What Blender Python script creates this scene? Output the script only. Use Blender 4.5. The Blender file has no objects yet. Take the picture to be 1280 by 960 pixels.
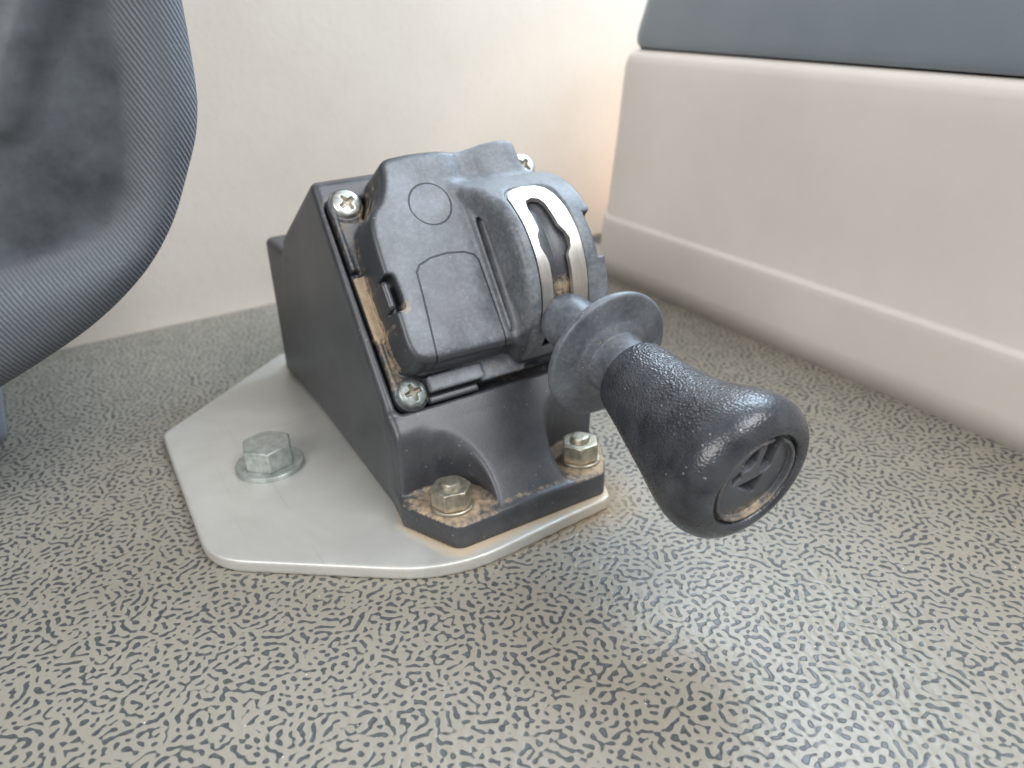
import bpy, math, random
import numpy as np
from mathutils import Matrix, Vector
random.seed(4)
S = bpy.context.scene
MM = 0.001

# ---------------------------------------------------------------- camera
FPX = 1034.263                      # focal length in pixels of a 1280 px wide picture
RX = np.array([[0.85203278, -0.2560513, 0.45659378],
               [-0.52248628, -0.36200835, 0.77198319],
               [-0.03237654, -0.89631897, -0.44222627]])
cd = bpy.data.cameras.new('camera'); cam = bpy.data.objects.new('camera', cd)
S.collection.objects.link(cam); S.camera = cam
M4 = Matrix.Identity(4)
r_, u_, b_ = RX @ [1, 0, 0], RX @ [0, -1, 0], RX @ [0, 0, -1]
for i in range(3):
    M4[i][0], M4[i][1], M4[i][2] = r_[i], u_[i], b_[i]
M4[0][3], M4[1][3], M4[2][3] = 0, 0, 164.7*MM
cam.matrix_world = M4
cd.sensor_width = 36; cd.lens = FPX/1280*36
cd.clip_start = 0.005; cd.clip_end = 50
cd.dof.use_dof = True; cd.dof.focus_distance = 0.232; cd.dof.aperture_fstop = 29.09/2.2

# ---------------------------------------------------------------- world and lamps
W = bpy.data.worlds.new('World'); S.world = W; W.use_nodes = True
wn = W.node_tree.nodes; wl = W.node_tree.links
bg = wn['Background']
tc = wn.new('ShaderNodeTexCoord'); sx = wn.new('ShaderNodeSeparateXYZ'); cr = wn.new('ShaderNodeValToRGB')
wl.new(tc.outputs['Generated'], sx.inputs[0])
mp = wn.new('ShaderNodeMapRange'); mp.inputs[1].default_value = -1; mp.inputs[2].default_value = 1
wl.new(sx.outputs[2], mp.inputs[0]); wl.new(mp.outputs[0], cr.inputs[0])
cr.color_ramp.elements[0].position = 0.40; cr.color_ramp.elements[0].color = (0.26, 0.24, 0.22, 1)
cr.color_ramp.elements[1].position = 0.80; cr.color_ramp.elements[1].color = (0.86, 0.93, 1.0, 1)
wl.new(cr.outputs[0], bg.inputs[0]); bg.inputs[1].default_value = 0.58

def area(name, loc, target, w, h, power, col):
    l = bpy.data.lights.new(name, 'AREA'); l.shape = 'RECTANGLE'
    l.size = w; l.size_y = h; l.energy = power; l.color = col
    o = bpy.data.objects.new(name, l); S.collection.objects.link(o)
    o.location = loc
    o.rotation_euler = (Vector(target)-Vector(loc)).to_track_quat('-Z', 'Y').to_euler()
    return o
for nm, lo_, tg, ww, hh, pw in (('side_window_light', (0.62, 0.26, 0.50), (0.22, 0.18, 0.0), 0.30, 0.42, 3.0), ('rear_window_light', (0.43, 0.425, 0.43), (0.13, 0.17, 0.02), 0.34, 0.18, 2.0)):
    la_ = area(nm, lo_, tg, ww, hh, pw, (0.66, 0.83, 1.0)); la_.data.spread = math.radians(180 if nm[0] == 's' else 150)
area('windscreen_light', (0.42, -0.50, 1.00), (0.12, 0.24, 0.06), 0.70, 0.50, 12.5, (0.97, 0.975, 1.0))
area('left_window_light', (-0.95, -0.40, 0.80), (0.30, 0.30, 0.05), 0.8, 0.6, 14.5, (1.0, 0.955, 0.91))
area('gap_glow_fill', (0.36, 0.420, 0.06), (0.20, 0.48, 0.10), 0.06, 0.11, 0.022, (1.0, 0.62, 0.38))  # small warm lamp added out of sight behind the console for the wall glow

S.view_settings.view_transform = 'Standard'; S.view_settings.look = 'None'
S.view_settings.exposure = 0.0; S.view_settings.gamma = 1.0
S.cycles.max_bounces = 6

# ---------------------------------------------------------------- material helpers
class NT:
    def __init__(s, name):
        s.m = bpy.data.materials.new(name); s.m.use_nodes = True
        s.t = s.m.node_tree; s.n = s.t.nodes; s.l = s.t.links
        s.b = s.n['Principled BSDF']; s.tc = s.n.new('ShaderNodeTexCoord')
    def link(s, a, b): s.l.new(a, b)
    def noise(s, scale, detail=3, rough=0.5, vec=None, dist=0.0):
        n = s.n.new('ShaderNodeTexNoise'); n.inputs['Scale'].default_value = scale
        n.inputs['Detail'].default_value = detail; n.inputs['Roughness'].default_value = rough
        n.inputs['Distortion'].default_value = dist
        s.link(vec or s.tc.outputs['Object'], n.inputs['Vector']); return n.outputs['Fac']
    def ramp(s, fac, p0, p1, c0=(0, 0, 0, 1), c1=(1, 1, 1, 1), interp='LINEAR'):
        r = s.n.new('ShaderNodeValToRGB'); e = r.color_ramp.elements; r.color_ramp.interpolation = interp
        e[0].position = p0; e[1].position = p1; e[0].color = c0; e[1].color = c1
        s.link(fac, r.inputs[0]); return r.outputs[0]
    def math(s, op, a, b=None, c=None, clamp=False):
        n = s.n.new('ShaderNodeMath'); n.operation = op; n.use_clamp = clamp
        for i, v in enumerate((a, b, c)):
            if v is None: continue
            if isinstance(v, (int, float)): n.inputs[i].default_value = v
            else: s.link(v, n.inputs[i])
        return n.outputs[0]
    def mix(s, fac, a, b):
        n = s.n.new('ShaderNodeMix'); n.data_type = 'RGBA'
        if isinstance(fac, (int, float)): n.inputs[0].default_value = fac
        else: s.link(fac, n.inputs[0])
        for k, v in ((6, a), (7, b)):
            if isinstance(v, tuple): n.inputs[k].default_value = (*v[:3], 1)
            else: s.link(v, n.inputs[k])
        return n.outputs[2]
    def mixf(s, fac, a, b):
        n = s.n.new('ShaderNodeMix'); n.data_type = 'FLOAT'
        for k, v in ((0, fac), (2, a), (3, b)):
            if isinstance(v, (int, float)): n.inputs[k].default_value = v
            else: s.link(v, n.inputs[k])
        return n.outputs[0]
    def bump(s, h, strength, dist, nrm=None):
        n = s.n.new('ShaderNodeBump'); n.inputs['Strength'].default_value = strength
        n.inputs['Distance'].default_value = dist; s.link(h, n.inputs['Height'])
        if nrm: s.link(nrm, n.inputs['Normal'])
        return n.outputs[0]
    def attr(s, name):
        n = s.n.new('ShaderNodeAttribute'); n.attribute_name = name; return n.outputs['Fac']
    def out(s, col=None, rough=None, nrm=None, metal=None, spec=None):
        for k, v in (('Base Color', col), ('Roughness', rough), ('Normal', nrm), ('Metallic', metal), ('Specular IOR Level', spec)):
            if v is None: continue
            if isinstance(v, tuple): s.b.inputs[k].default_value = (*v[:3], 1)
            elif isinstance(v, (int, float)): s.b.inputs[k].default_value = v
            else: s.link(v, s.b.inputs[k])
        return s.m

def plastic(name, base, dusty, rough, grain=0.00012, gscale=1500, dust=True, seam=None, wear=0.35, wear_shade=False):
    """moulded plastic with fine grain, hazy wear and tan dust from the vertex attribute 'dust'"""
    t = NT(name)
    n1 = t.noise(60, 5, 0.6); n2 = t.noise(700, 4, 0.7); n3 = t.noise(gscale, 2)
    w = t.math('MULTIPLY', t.ramp(n1, 0.40, 0.66), wear)
    w = t.math('ADD', w, t.math('MULTIPLY', t.ramp(n2, 0.45, 0.70), wear*0.6), clamp=True)
    if wear_shade:                                               # rubbed faces paler, side walls darker: shading put into the colour with the wear
        w = t.math('MULTIPLY', t.math('ADD', w, 0.25, clamp=True), t.ramp(t.math('ADD', t.attr('wear_shade'), t.math('MULTIPLY', t.math('SUBTRACT', n2, 0.5), 0.35)), 0.25, 0.85))
    col = t.mix(w, base, dusty)
    # pale specks of dirt
    v = t.n.new('ShaderNodeTexVoronoi'); v.inputs['Scale'].default_value = 420; t.link(t.tc.outputs['Object'], v.inputs['Vector'])
    sp = t.math('MULTIPLY', t.math('LESS_THAN', v.outputs['Distance'], 0.11), t.math('GREATER_THAN', t.noise(75, 2), 0.555))
    col = t.mix(t.math('MULTIPLY', sp, 0.5), col, (0.34, 0.33, 0.30))
    rg = t.mixf(w, rough, min(rough+0.2, 1))
    if dust:
        d = t.attr('dust')
        dn = t.math('ADD', d, t.math('MULTIPLY', t.math('SUBTRACT', t.noise(420, 7, 0.8), 0.5), 1.8))
        dn = t.math('MULTIPLY', t.ramp(dn, 0.40, 0.85), t.math('GREATER_THAN', d, 0.02))
        dcol = t.mix(t.noise(350, 3), (0.31, 0.22, 0.14), (0.53, 0.42, 0.285))
        col = t.mix(t.math('MULTIPLY', dn, 0.9), col, dcol); rg = t.mixf(dn, rg, 0.95)
    nrm = t.bump(n3, 0.35, grain)
    if seam:
        g = seam(t)
        col = t.mix(t.math('MULTIPLY', g, 0.92), col, (0.006, 0.006, 0.007))
        nrm = t.bump(t.math('SUBTRACT', 1.0, g), 0.8, 0.0004, nrm)
    return t.out(col, rg, nrm)

def lines(t, segs, width):
    """mask of thin grooves along 2D segments (mm, object XY)"""
    s = t.n.new('ShaderNodeSeparateXYZ'); t.link(t.tc.outputs['Object'], s.inputs[0])
    x = t.math('MULTIPLY', s.outputs[0], 1000); y = t.math('MULTIPLY', s.outputs[1], 1000); z = t.math('MULTIPLY', s.outputs[2], 1000)
    best = None
    for sg in segs:
        if sg[0] == 'c':
            _, cx, cy, r = sg
            dx = t.math('SUBTRACT', x, cx); dy = t.math('SUBTRACT', y, cy)
            d = t.math('ABSOLUTE', t.math('SUBTRACT', t.math('SQRT', t.math('ADD', t.math('MULTIPLY', dx, dx), t.math('MULTIPLY', dy, dy))), r))
        else:
            ax, ay, bx, by = sg; ux, uy = bx-ax, by-ay; L2 = ux*ux+uy*uy
            dx = t.math('SUBTRACT', x, ax); dy = t.math('SUBTRACT', y, ay)
            h = t.math('DIVIDE', t.math('ADD', t.math('MULTIPLY', dx, ux), t.math('MULTIPLY', dy, uy)), L2, clamp=True)
            ex = t.math('SUBTRACT', dx, t.math('MULTIPLY', h, ux)); ey = t.math('SUBTRACT', dy, t.math('MULTIPLY', h, uy))
            d = t.math('SQRT', t.math('ADD', t.math('MULTIPLY', ex, ex), t.math('MULTIPLY', ey, ey)))
        best = d if best is None else t.math('MINIMUM', best, d)
    g = t.math('SUBTRACT', 1.0, t.math('DIVIDE', best, width), clamp=True)
    g = t.math('MULTIPLY', g, 2.0, clamp=True)
    return t.math('MULTIPLY', g, t.math('GREATER_THAN', z, 9.0))

SEAMS = [('c', 31, 60.6, 7.2), (18.4, 39.3, 20, 41.3), (20, 41.3, 24.5, 42.9), (24.5, 42.9, 30.7, 43.4), (30.7, 43.4, 36.5, 42.6), (36.5, 42.6, 39.6, 41.2),
         (39.6, 41.2, 40.6, 39.2), (40.6, 39.2, 40.2, 12), (40.2, 12, 39.9, 6), (18.4, 39.3, 15.6, 12), (15.6, 12, 15.4, 6)]
M = {}
BLK = (0.030, 0.034, 0.041); GRY = (0.085, 0.098, 0.115)
M['housing'] = plastic('housing_plastic', (0.040, 0.042, 0.048), (0.100, 0.106, 0.117), 0.34)
M['cover'] = plastic('cover_plastic', (0.040, 0.044, 0.050), (0.205, 0.225, 0.248), 0.36, seam=lambda t: lines(t, SEAMS, 0.32), wear=0.6, wear_shade=True)
M['lever'] = plastic('lever_plastic', (0.055, 0.062, 0.074), (0.15, 0.165, 0.185), 0.34, wear=0.7)
M['cap'] = plastic('cap_plastic', (0.060, 0.063, 0.072), (0.12, 0.125, 0.135), 0.5, wear=0.5)

def knob_mat():
    t = NT('knob_rubber')
    v = t.n.new('ShaderNodeTexVoronoi'); v.feature = 'SMOOTH_F1'; v.inputs['Scale'].default_value = 1600
    wv = t.n.new('ShaderNodeVectorMath'); wv.operation = 'ADD'
    nn = t.n.new('ShaderNodeTexNoise'); nn.inputs['Scale'].default_value = 500; t.link(t.tc.outputs['Object'], nn.inputs['Vector'])
    sc = t.n.new('ShaderNodeVectorMath'); sc.operation = 'SCALE'; sc.inputs['Scale'].default_value = 0.0012
    t.link(nn.outputs['Color'], sc.inputs[0]); t.link(t.tc.outputs['Object'], wv.inputs[0]); t.link(sc.outputs[0], wv.inputs[1])
    t.link(wv.outputs[0], v.inputs['Vector'])
    z = t.n.new('ShaderNodeSeparateXYZ'); t.link(t.tc.outputs['Object'], z.inputs[0])
    fade = t.ramp(z.outputs[2], 0.0, 1.0)
    g = t.math('ADD', v.outputs['Distance'], t.math('MULTIPLY', t.noise(1500, 2), 0.4))
    # the leather grain dies out towards the polished end
    mr = t.n.new('ShaderNodeMapRange'); mr.inputs[1].default_value = 0.102; mr.inputs[2].default_value = 0.114
    mr.inputs[3].default_value = 1.0; mr.inputs[4].default_value = 0.35; t.link(z.outputs[2], mr.inputs[0])
    b = t.n.new('ShaderNodeBump'); b.inputs['Distance'].default_value = 0.00034; t.link(g, b.inputs['Height']); t.link(mr.outputs[0], b.inputs['Strength'])
    vs = t.n.new('ShaderNodeTexVoronoi'); vs.inputs['Scale'].default_value = 480; t.link(t.tc.outputs['Object'], vs.inputs['Vector'])
    sp = t.math('MULTIPLY', t.math('LESS_THAN', vs.outputs['Distance'], 0.12), t.math('GREATER_THAN', t.noise(90, 2), 0.54))
    col = t.mix(t.ramp(t.noise(120, 4), 0.35, 0.7), (0.024, 0.026, 0.032), (0.058, 0.063, 0.072))
    col = t.mix(t.math('MULTIPLY', sp, 0.55), col, (0.4, 0.4, 0.38))
    return t.out(col, t.mixf(t.noise(200, 3), 0.22, 0.33), b.outputs[0])
M['knob'] = knob_mat()

def metal(name, c0, c1, r0, r1, scale=150, metallic=1.0, dust=False, stretch=None, bump=0.00005):
    t = NT(name); vec = None
    if stretch:
        mpn = t.n.new('ShaderNodeMapping'); mpn.inputs['Scale'].default_value = stretch
        t.link(t.tc.outputs['Object'], mpn.inputs[0]); vec = mpn.outputs[0]
    n = t.noise(scale, 5, 0.65, vec); n2 = t.noise(scale*6, 3, 0.6, vec)
    col = t.mix(t.ramp(n, 0.35, 0.65), c0, c1); rg = t.mixf(n2, r0, r1); mt = metallic
    if dust:
        d = t.attr('dust')
        dn = t.math('ADD', d, t.math('MULTIPLY', t.math('SUBTRACT', t.noise(700, 5, 0.7), 0.5), 1.1))
        dn = t.math('MULTIPLY', t.ramp(dn, 0.35, 0.9), t.math('GREATER_THAN', d, 0.02))
        col = t.mix(t.math('MULTIPLY', dn, 0.85), col, (0.42, 0.29, 0.16)); rg = t.mixf(dn, rg, 0.9)
        mt = t.mixf(dn, metallic, 0.0)
    return t.out(col, rg, t.bump(n2, 0.3, bump), mt)
M['zinc'] = metal('dull_zinc', (0.31, 0.34, 0.325), (0.50, 0.53, 0.505), 0.36, 0.58, 300, 0.7)
M['screw_dark'] = metal('dull_screw_steel', (0.16, 0.17, 0.17), (0.36, 0.43, 0.42), 0.30, 0.55, 500, 0.9, dust=True)
M['screw'] = metal('screw_steel', (0.34, 0.36, 0.34), (0.60, 0.62, 0.58), 0.24, 0.48, 500, 0.95, dust=True)
M['brass'] = metal('yellow_zinc', (0.30, 0.28, 0.22), (0.50, 0.475, 0.39), 0.32, 0.55, 400, 0.85, dust=True)
M['gate'] = metal('brushed_gate_steel', (0.46, 0.43, 0.39), (0.70, 0.67, 0.62), 0.24, 0.46, 140, 0.9, stretch=(1, 0.25, 0.25))

def plate_mat():
    t = NT('plate_aluminium')
    n = t.noise(22, 5, 0.6, dist=0.6); n2 = t.noise(300, 4, 0.7)
    col = t.mix(t.ramp(n, 0.35, 0.65), (0.56, 0.56, 0.53), (0.67, 0.67, 0.64))
    # fine random scratches
    for rot, sc in ((0.6, 9), (1.9, 7)):
        mpn = t.n.new('ShaderNodeMapping'); mpn.inputs['Rotation'].default_value = (0, 0, rot); mpn.inputs['Scale'].default_value = (1, 0.03, 1)
        t.link(t.tc.outputs['Object'], mpn.inputs[0])
        s = t.noise(sc*60, 2, 0.5, mpn.outputs[0]); s = t.ramp(s, 0.70, 0.74)
        col = t.mix(t.math('MULTIPLY', s, 0.18), col, (0.40, 0.39, 0.35))
    d = t.attr('dust')
    dn = t.math('ADD', d, t.math('MULTIPLY', t.math('SUBTRACT', t.noise(420, 6, 0.75), 0.5), 1.3))
    dn = t.math('MULTIPLY', t.ramp(dn, 0.35, 1.0), t.math('GREATER_THAN', d, 0.02))
    col = t.mix(t.math('MULTIPLY', dn, 0.75), col, (0.50, 0.38, 0.22))
    rg = t.mixf(n2, 0.42, 0.60)
    return t.out(col, rg, t.bump(n2, 0.25, 0.00005), t.mixf(dn, 0.55, 0.0))
M['plate'] = plate_mat()

def floor_mat():
    t = NT('floor_rubber')
    v = t.n.new('ShaderNodeVectorMath'); v.operation = 'ADD'
    nn = t.n.new('ShaderNodeTexNoise'); nn.inputs['Scale'].default_value = 220; nn.inputs['Detail'].default_value = 1
    t.link(t.tc.outputs['Object'], nn.inputs['Vector'])
    sc = t.n.new('ShaderNodeVectorMath'); sc.operation = 'SCALE'; sc.inputs['Scale'].default_value = 0.0022
    t.link(nn.outputs['Color'], sc.inputs[0]); t.link(t.tc.outputs['Object'], v.inputs[0]); t.link(sc.outputs[0], v.inputs[1])
    g = t.n.new('ShaderNodeTexGabor'); g.gabor_type = '2D'; g.inputs['Scale'].default_value = 186
    g.inputs['Frequency'].default_value = 2.0; g.inputs['Anisotropy'].default_value = 0.0
    t.link(v.outputs[0], g.inputs['Vector'])
    gv = g.outputs['Value']
    thr = t.math('ADD', gv, t.math('MULTIPLY', t.math('SUBTRACT', t.noise(150, 2), 0.5), 0.22))
    mask = t.ramp(thr, 0.540, 0.585)                       # 1 inside the dark worm-shaped hollows
    big = t.noise(9, 4, 0.6)
    top = t.mix(t.ramp(big, 0.35, 0.7), (0.245, 0.226, 0.182), (0.310, 0.288, 0.238))
    top = t.mix(t.ramp(t.noise(1300, 3, 0.7), 0.35, 0.75), top, (0.26, 0.24, 0.20))
    pit = t.mix(t.ramp(t.noise(900, 3), 0.3, 0.7), (0.050, 0.055, 0.056), (0.092, 0.097, 0.098))
    col = t.mix(mask, top, pit)
    # tan dust that gathers next to the plate
    d = t.attr('dust')
    dn = t.math('MULTIPLY', t.ramp(t.math('ADD', d, t.math('MULTIPLY', t.math('SUBTRACT', t.noise(500, 5, 0.75), 0.5), 0.7)), 0.15, 1.0), t.math('GREATER_THAN', d, 0.01))
    col = t.mix(t.math('MULTIPLY', dn, 0.7), col, (0.25, 0.18, 0.105))
    # glitter-like grit
    vv = t.n.new('ShaderNodeTexVoronoi'); vv.inputs['Scale'].default_value = 160; t.link(t.tc.outputs['Object'], vv.inputs['Vector'])
    sp = t.math('LESS_THAN', vv.outputs['Distance'], 0.030)
    col = t.mix(t.math('MULTIPLY', sp, 0.8), col, (0.85, 0.82, 0.72))
    rg = t.mixf(mask, t.mixf(t.noise(30, 3), 0.33, 0.46), 0.36)
    # low pressed ribs running one way
    w = t.n.new('ShaderNodeTexWave'); w.inputs['Scale'].default_value = 95; w.inputs['Distortion'].default_value = 3
    w.inputs['Detail'].default_value = 1; w.inputs['Detail Scale'].default_value = 2
    mpn = t.n.new('ShaderNodeMapping'); mpn.inputs['Rotation'].default_value = (0, 0, 0.35)
    t.link(t.tc.outputs['Object'], mpn.inputs[0]); t.link(mpn.outputs[0], w.inputs[0])
    soft = t.ramp(thr, 0.50, 0.66, (1, 1, 1, 1), (0, 0, 0, 1))
    nrm = t.bump(t.math('MULTIPLY', w.outputs['Fac'], t.ramp(t.noise(7, 3), 0.35, 0.65)), 0.20, 0.0007)
    nrm = t.bump(soft, 0.35, 0.0005, nrm)
    nrm = t.bump(t.noise(1800, 2), 0.2, 0.0001, nrm)
    return t.out(col, rg, nrm)
M['floor'] = floor_mat()

def trim(name, c0, c1, rough, gsc=900, bump=0.00015, st=0.4):
    t = NT(name)
    col = t.mix(t.ramp(t.noise(12, 4, 0.6), 0.35, 0.65), c0, c1)
    n = t.noise(gsc, 3, 0.6)
    col = t.mix(t.math('MULTIPLY', t.ramp(n, 0.6, 0.8), 0.25), col, tuple(x*0.75 for x in c0))
    return t.out(col, rough, t.bump(n, st, bump))
M['wall'] = trim('wall_vinyl', (0.655, 0.585, 0.497), (0.70, 0.635, 0.553), 0.6, 260, 0.0004)
M['console'] = trim('console_plastic', (0.625, 0.582, 0.543), (0.67, 0.625, 0.587), 0.45)
M['lid'] = trim('lid_plastic', (0.155, 0.182, 0.208), (0.18, 0.207, 0.235), 0.38)
M['seam'] = trim('seam_rubber', (0.03, 0.03, 0.032), (0.04, 0.04, 0.04), 0.7)
M['seat_base'] = trim('seat_base_plastic', (0.14, 0.155, 0.18), (0.18, 0.195, 0.22), 0.4)

def fabric_mat():
    t = NT('seat_fabric')
    z = t.attr('zone')                                     # 1 = ribbed cloth border, 0 = worn leather panel
    w = t.n.new('ShaderNodeTexWave'); w.inputs['Scale'].default_value = 250; w.inputs['Distortion'].default_value = 1.2
    w.inputs['Detail'].default_value = 2; w.inputs['Detail Scale'].default_value = 3
    mpn = t.n.new('ShaderNodeMapping'); mpn.inputs['Rotation'].default_value = (0, 0.45, 0)
    t.link(t.tc.outputs['Object'], mpn.inputs[0]); t.link(mpn.outputs[0], w.inputs[0])
    cloth = t.mix(w.outputs['Fac'], (0.070, 0.080, 0.094), (0.145, 0.160, 0.180))
    cloth = t.mix(t.ramp(t.noise(260, 4, 0.7), 0.62, 0.85), cloth, (0.20, 0.22, 0.24))
    lea = t.mix(t.ramp(t.noise(34, 5, 0.65), 0.35, 0.68), (0.035, 0.041, 0.050), (0.095, 0.107, 0.122))
    col = t.mix(z, lea, cloth)
    rg = t.mixf(z, t.mixf(t.noise(60, 4), 0.32, 0.6), 0.8)
    nrm = t.bump(t.math('MULTIPLY', w.outputs['Fac'], z), 0.5, 0.0006)
    nrm = t.bump(t.noise(40, 4), 0.25, 0.002, nrm)
    return t.out(col, rg, nrm)
M['seat'] = fabric_mat()

# ---------------------------------------------------------------- object helpers
def new_obj(name, me, mat, parent=None):
    o = bpy.data.objects.new(name, me); S.collection.objects.link(o)
    me.materials.clear(); me.materials.append(mat)
    if parent is not None: o.parent = parent
    return o
def mesh(name, V, F, smooth=True):
    me = bpy.data.meshes.new(name)
    V = np.asarray(V, float)*MM
    me.from_pydata(V.tolist(), [], [tuple(int(i) for i in f) for f in F]); me.validate(); me.update()
    if smooth: me.polygons.foreach_set('use_smooth', [True]*len(me.polygons))
    return me
def quad_mesh(name, V, Q):
    me = bpy.data.meshes.new(name); n = len(Q)
    me.vertices.add(len(V)); me.vertices.foreach_set('co', (V*MM).astype(np.float32).ravel())
    me.loops.add(n*4); me.loops.foreach_set('vertex_index', Q.astype(np.int32).ravel())
    me.polygons.add(n); me.polygons.foreach_set('loop_start', np.arange(0, n*4, 4, dtype=np.int32))
    me.polygons.foreach_set('loop_total', np.full(n, 4, np.int32))
    me.polygons.foreach_set('use_smooth', np.ones(n, bool)); me.update(calc_edges=True); me.validate()
    return me
def set_attr(me, name, vals):
    a = me.attributes.new(name, 'FLOAT', 'POINT'); a.data.foreach_set('value', np.asarray(vals, np.float32))
def empty(name, loc, parent=None):
    o = bpy.data.objects.new(name, None); o.empty_display_size = 0.02; S.collection.objects.link(o)
    o.location = Vector(loc)*MM; return o

def surface_nets(fn, lo, hi, h):
    """closed mesh of the zero level of a signed distance function sampled on a voxel grid (mm)"""
    ax = [np.arange(lo[i], hi[i]+h, h, dtype=np.float32) for i in range(3)]
    X, Y, Z = np.meshgrid(*ax, indexing='ij')
    F = fn(X, Y, Z).astype(np.float32); del X, Y, Z
    F[0], F[-1] = np.maximum(F[0], .1), np.maximum(F[-1], .1)
    F[:, 0], F[:, -1] = np.maximum(F[:, 0], .1), np.maximum(F[:, -1], .1)
    F[:, :, 0], F[:, :, -1] = np.maximum(F[:, :, 0], .1), np.maximum(F[:, :, -1], .1)
    nx, ny, nz = F.shape; neg = F < 0
    cnt = np.zeros((nx-1, ny-1, nz-1), np.int8)
    for a in (0, 1):
        for b in (0, 1):
            for c in (0, 1):
                cnt += neg[a:nx-1+a, b:ny-1+b, c:nz-1+c]
    act = (cnt > 0) & (cnt < 8)
    I = np.argwhere(act); idx = -np.ones(act.shape, np.int64); idx[act] = np.arange(len(I))
    P = np.zeros((len(I), 3)); K = np.zeros(len(I))
    cor = [(a, b, c) for a in (0, 1) for b in (0, 1) for c in (0, 1)]
    val = {c: F[I[:, 0]+c[0], I[:, 1]+c[1], I[:, 2]+c[2]].astype(float) for c in cor}
    for c in cor:
        for k in range(3):
            if c[k]: continue
            d = list(c); d[k] = 1; d = tuple(d)
            f0, f1 = val[c], val[d]; m = (f0 < 0) != (f1 < 0)
            t = np.where(m, f0/np.where(m, f0-f1, 1), 0)
            q = np.tile(np.array(c, float), (len(I), 1)); q[:, k] += t
            P[m] += q[m]; K[m] += 1
    P = (P/K[:, None]+I)*h+np.array(lo)
    quads = []
    for k in range(3):
        i, j = (k+1) % 3, (k+2) % 3
        s0 = [slice(None)]*3; s1 = [slice(None)]*3; s0[k] = slice(0, -1); s1[k] = slice(1, None)
        a, b = neg[tuple(s0)], neg[tuple(s1)]
        E = np.argwhere(a != b)
        ok = (E[:, i] > 0) & (E[:, j] > 0) & (E[:, i] < F.shape[i]-1) & (E[:, j] < F.shape[j]-1); E = E[ok]
        ei = np.zeros(3, int); ei[i] = 1; ej = np.zeros(3, int); ej[j] = 1
        g = lambda q: idx[q[:, 0], q[:, 1], q[:, 2]]
        q = np.stack([g(E-ei-ej), g(E-ej), g(E), g(E-ei)], 1)
        fl = ~a[E[:, 0], E[:, 1], E[:, 2]]
        q[fl] = q[fl][:, ::-1]; quads.append(q)
    return P, np.concatenate(quads)

def smax(a, b, k):
    h = np.maximum(k-np.abs(a-b), 0)/k; return np.maximum(a, b)+h*h*k*0.25
def smin(a, b, k): return -smax(-a, -b, k)
def box(X, Y, Z, lo, hi, r=0.5):
    c = [(lo[i]+hi[i])/2 for i in range(3)]; e = [(hi[i]-lo[i])/2-r for i in range(3)]
    q = [np.abs(X-c[0])-e[0], np.abs(Y-c[1])-e[1], np.abs(Z-c[2])-e[2]]
    o = np.sqrt(sum(np.maximum(a, 0)**2 for a in q))
    return o+np.minimum(np.maximum(q[0], np.maximum(q[1], q[2])), 0)-r
def poly(X, Y, pts):
    d = np.full(X.shape, 1e9, np.float32); s = np.zeros(X.shape, bool); n = len(pts)
    for i in range(n):
        ax, ay = pts[i]; bx, by = pts[(i+1) % n]; ex, ey = bx-ax, by-ay
        wx, wy = X-ax, Y-ay
        t = np.clip((wx*ex+wy*ey)/(ex*ex+ey*ey), 0, 1)
        d = np.minimum(d, (wx-t*ex)**2+(wy-t*ey)**2)
        if ay != by:
            c = ((ay <= Y) != (by <= Y)) & (X < ax+(Y-ay)*ex/(ey))
            s ^= c
    return np.where(s, -1, 1)*np.sqrt(d)
def poly_cheap(A, B, shape_like, pts):
    """poly() for a profile that does not change along the broadcast axis"""
    return poly(A, B, pts)
def chaikin(p, n=2):
    for _ in range(n):
        q = []
        for i in range(len(p)):
            a, b = np.array(p[i], float), np.array(p[(i+1) % len(p)], float)
            q += [tuple(a*.78+b*.22), tuple(a*.22+b*.78)]
        p = q
    return p
def rbf(v, lo, hi): return np.clip((v-lo)/(hi-lo), 0, 1)

# panel frame: the sloping face that carries the cover.  u = X, v = up the slope, n = out of it
ORG = np.array([83, 217, 41.]); PA = math.atan2(65.5, 51); CA, SA = math.cos(PA), math.sin(PA)
def to_panel(X, Y, Z):
    y, z = Y-ORG[1], Z-ORG[2]
    return X-ORG[0], y*CA+z*SA, -y*SA+z*CA
PMAT = Matrix(((1, 0, 0, ORG[0]*MM), (0, CA, -SA, ORG[1]*MM), (0, SA, CA, ORG[2]*MM), (0, 0, 0, 1)))
def P(u, v, h): return np.array([ORG[0]+u, ORG[1]+v*CA-h*SA, ORG[2]+v*SA+h*CA])

# ================================================================ the setting
def grid(x0, x1, y0, y1, nx, ny, z=0.0):
    xs, ys = np.linspace(x0, x1, nx), np.linspace(y0, y1, ny)
    V = np.array([(x, y, z) for y in ys for x in xs]); Fq = [(j*nx+i, j*nx+i+1, (j+1)*nx+i+1, (j+1)*nx+i) for j in range(ny-1) for i in range(nx-1)]
    return V, np.array(Fq)
V, Q = grid(-700, 330, -500, 460, 260, 240)
me = quad_mesh('floor', V, Q)
def fillet(pts, rad, n=7):
    """round every corner of a polygon with its own radius"""
    out = []; N_ = len(pts)
    for i in range(N_):
        p = np.array(pts[i], float); a = np.array(pts[i-1], float)-p; b = np.array(pts[(i+1) % N_], float)-p
        la, lb = np.hypot(*a), np.hypot(*b); a /= la; b /= lb
        ang = math.acos(np.clip(a@b, -1, 1)); r = rad[i]
        t = min(r/math.tan(ang/2), la*0.48, lb*0.48)
        A, B = p+a*t, p+b*t
        for k in range(n+1):
            s = k/n; out.append(tuple((1-s)**2*A+2*s*(1-s)*p+s*s*B))
    return out
PLATE = fillet([(26.8, 322), (23, 229), (84, 181.5), (147.5, 186.2), (154.5, 202), (160, 372), (90, 372)], [9, 24, 48, 5, 10, 6, 4])
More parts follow.
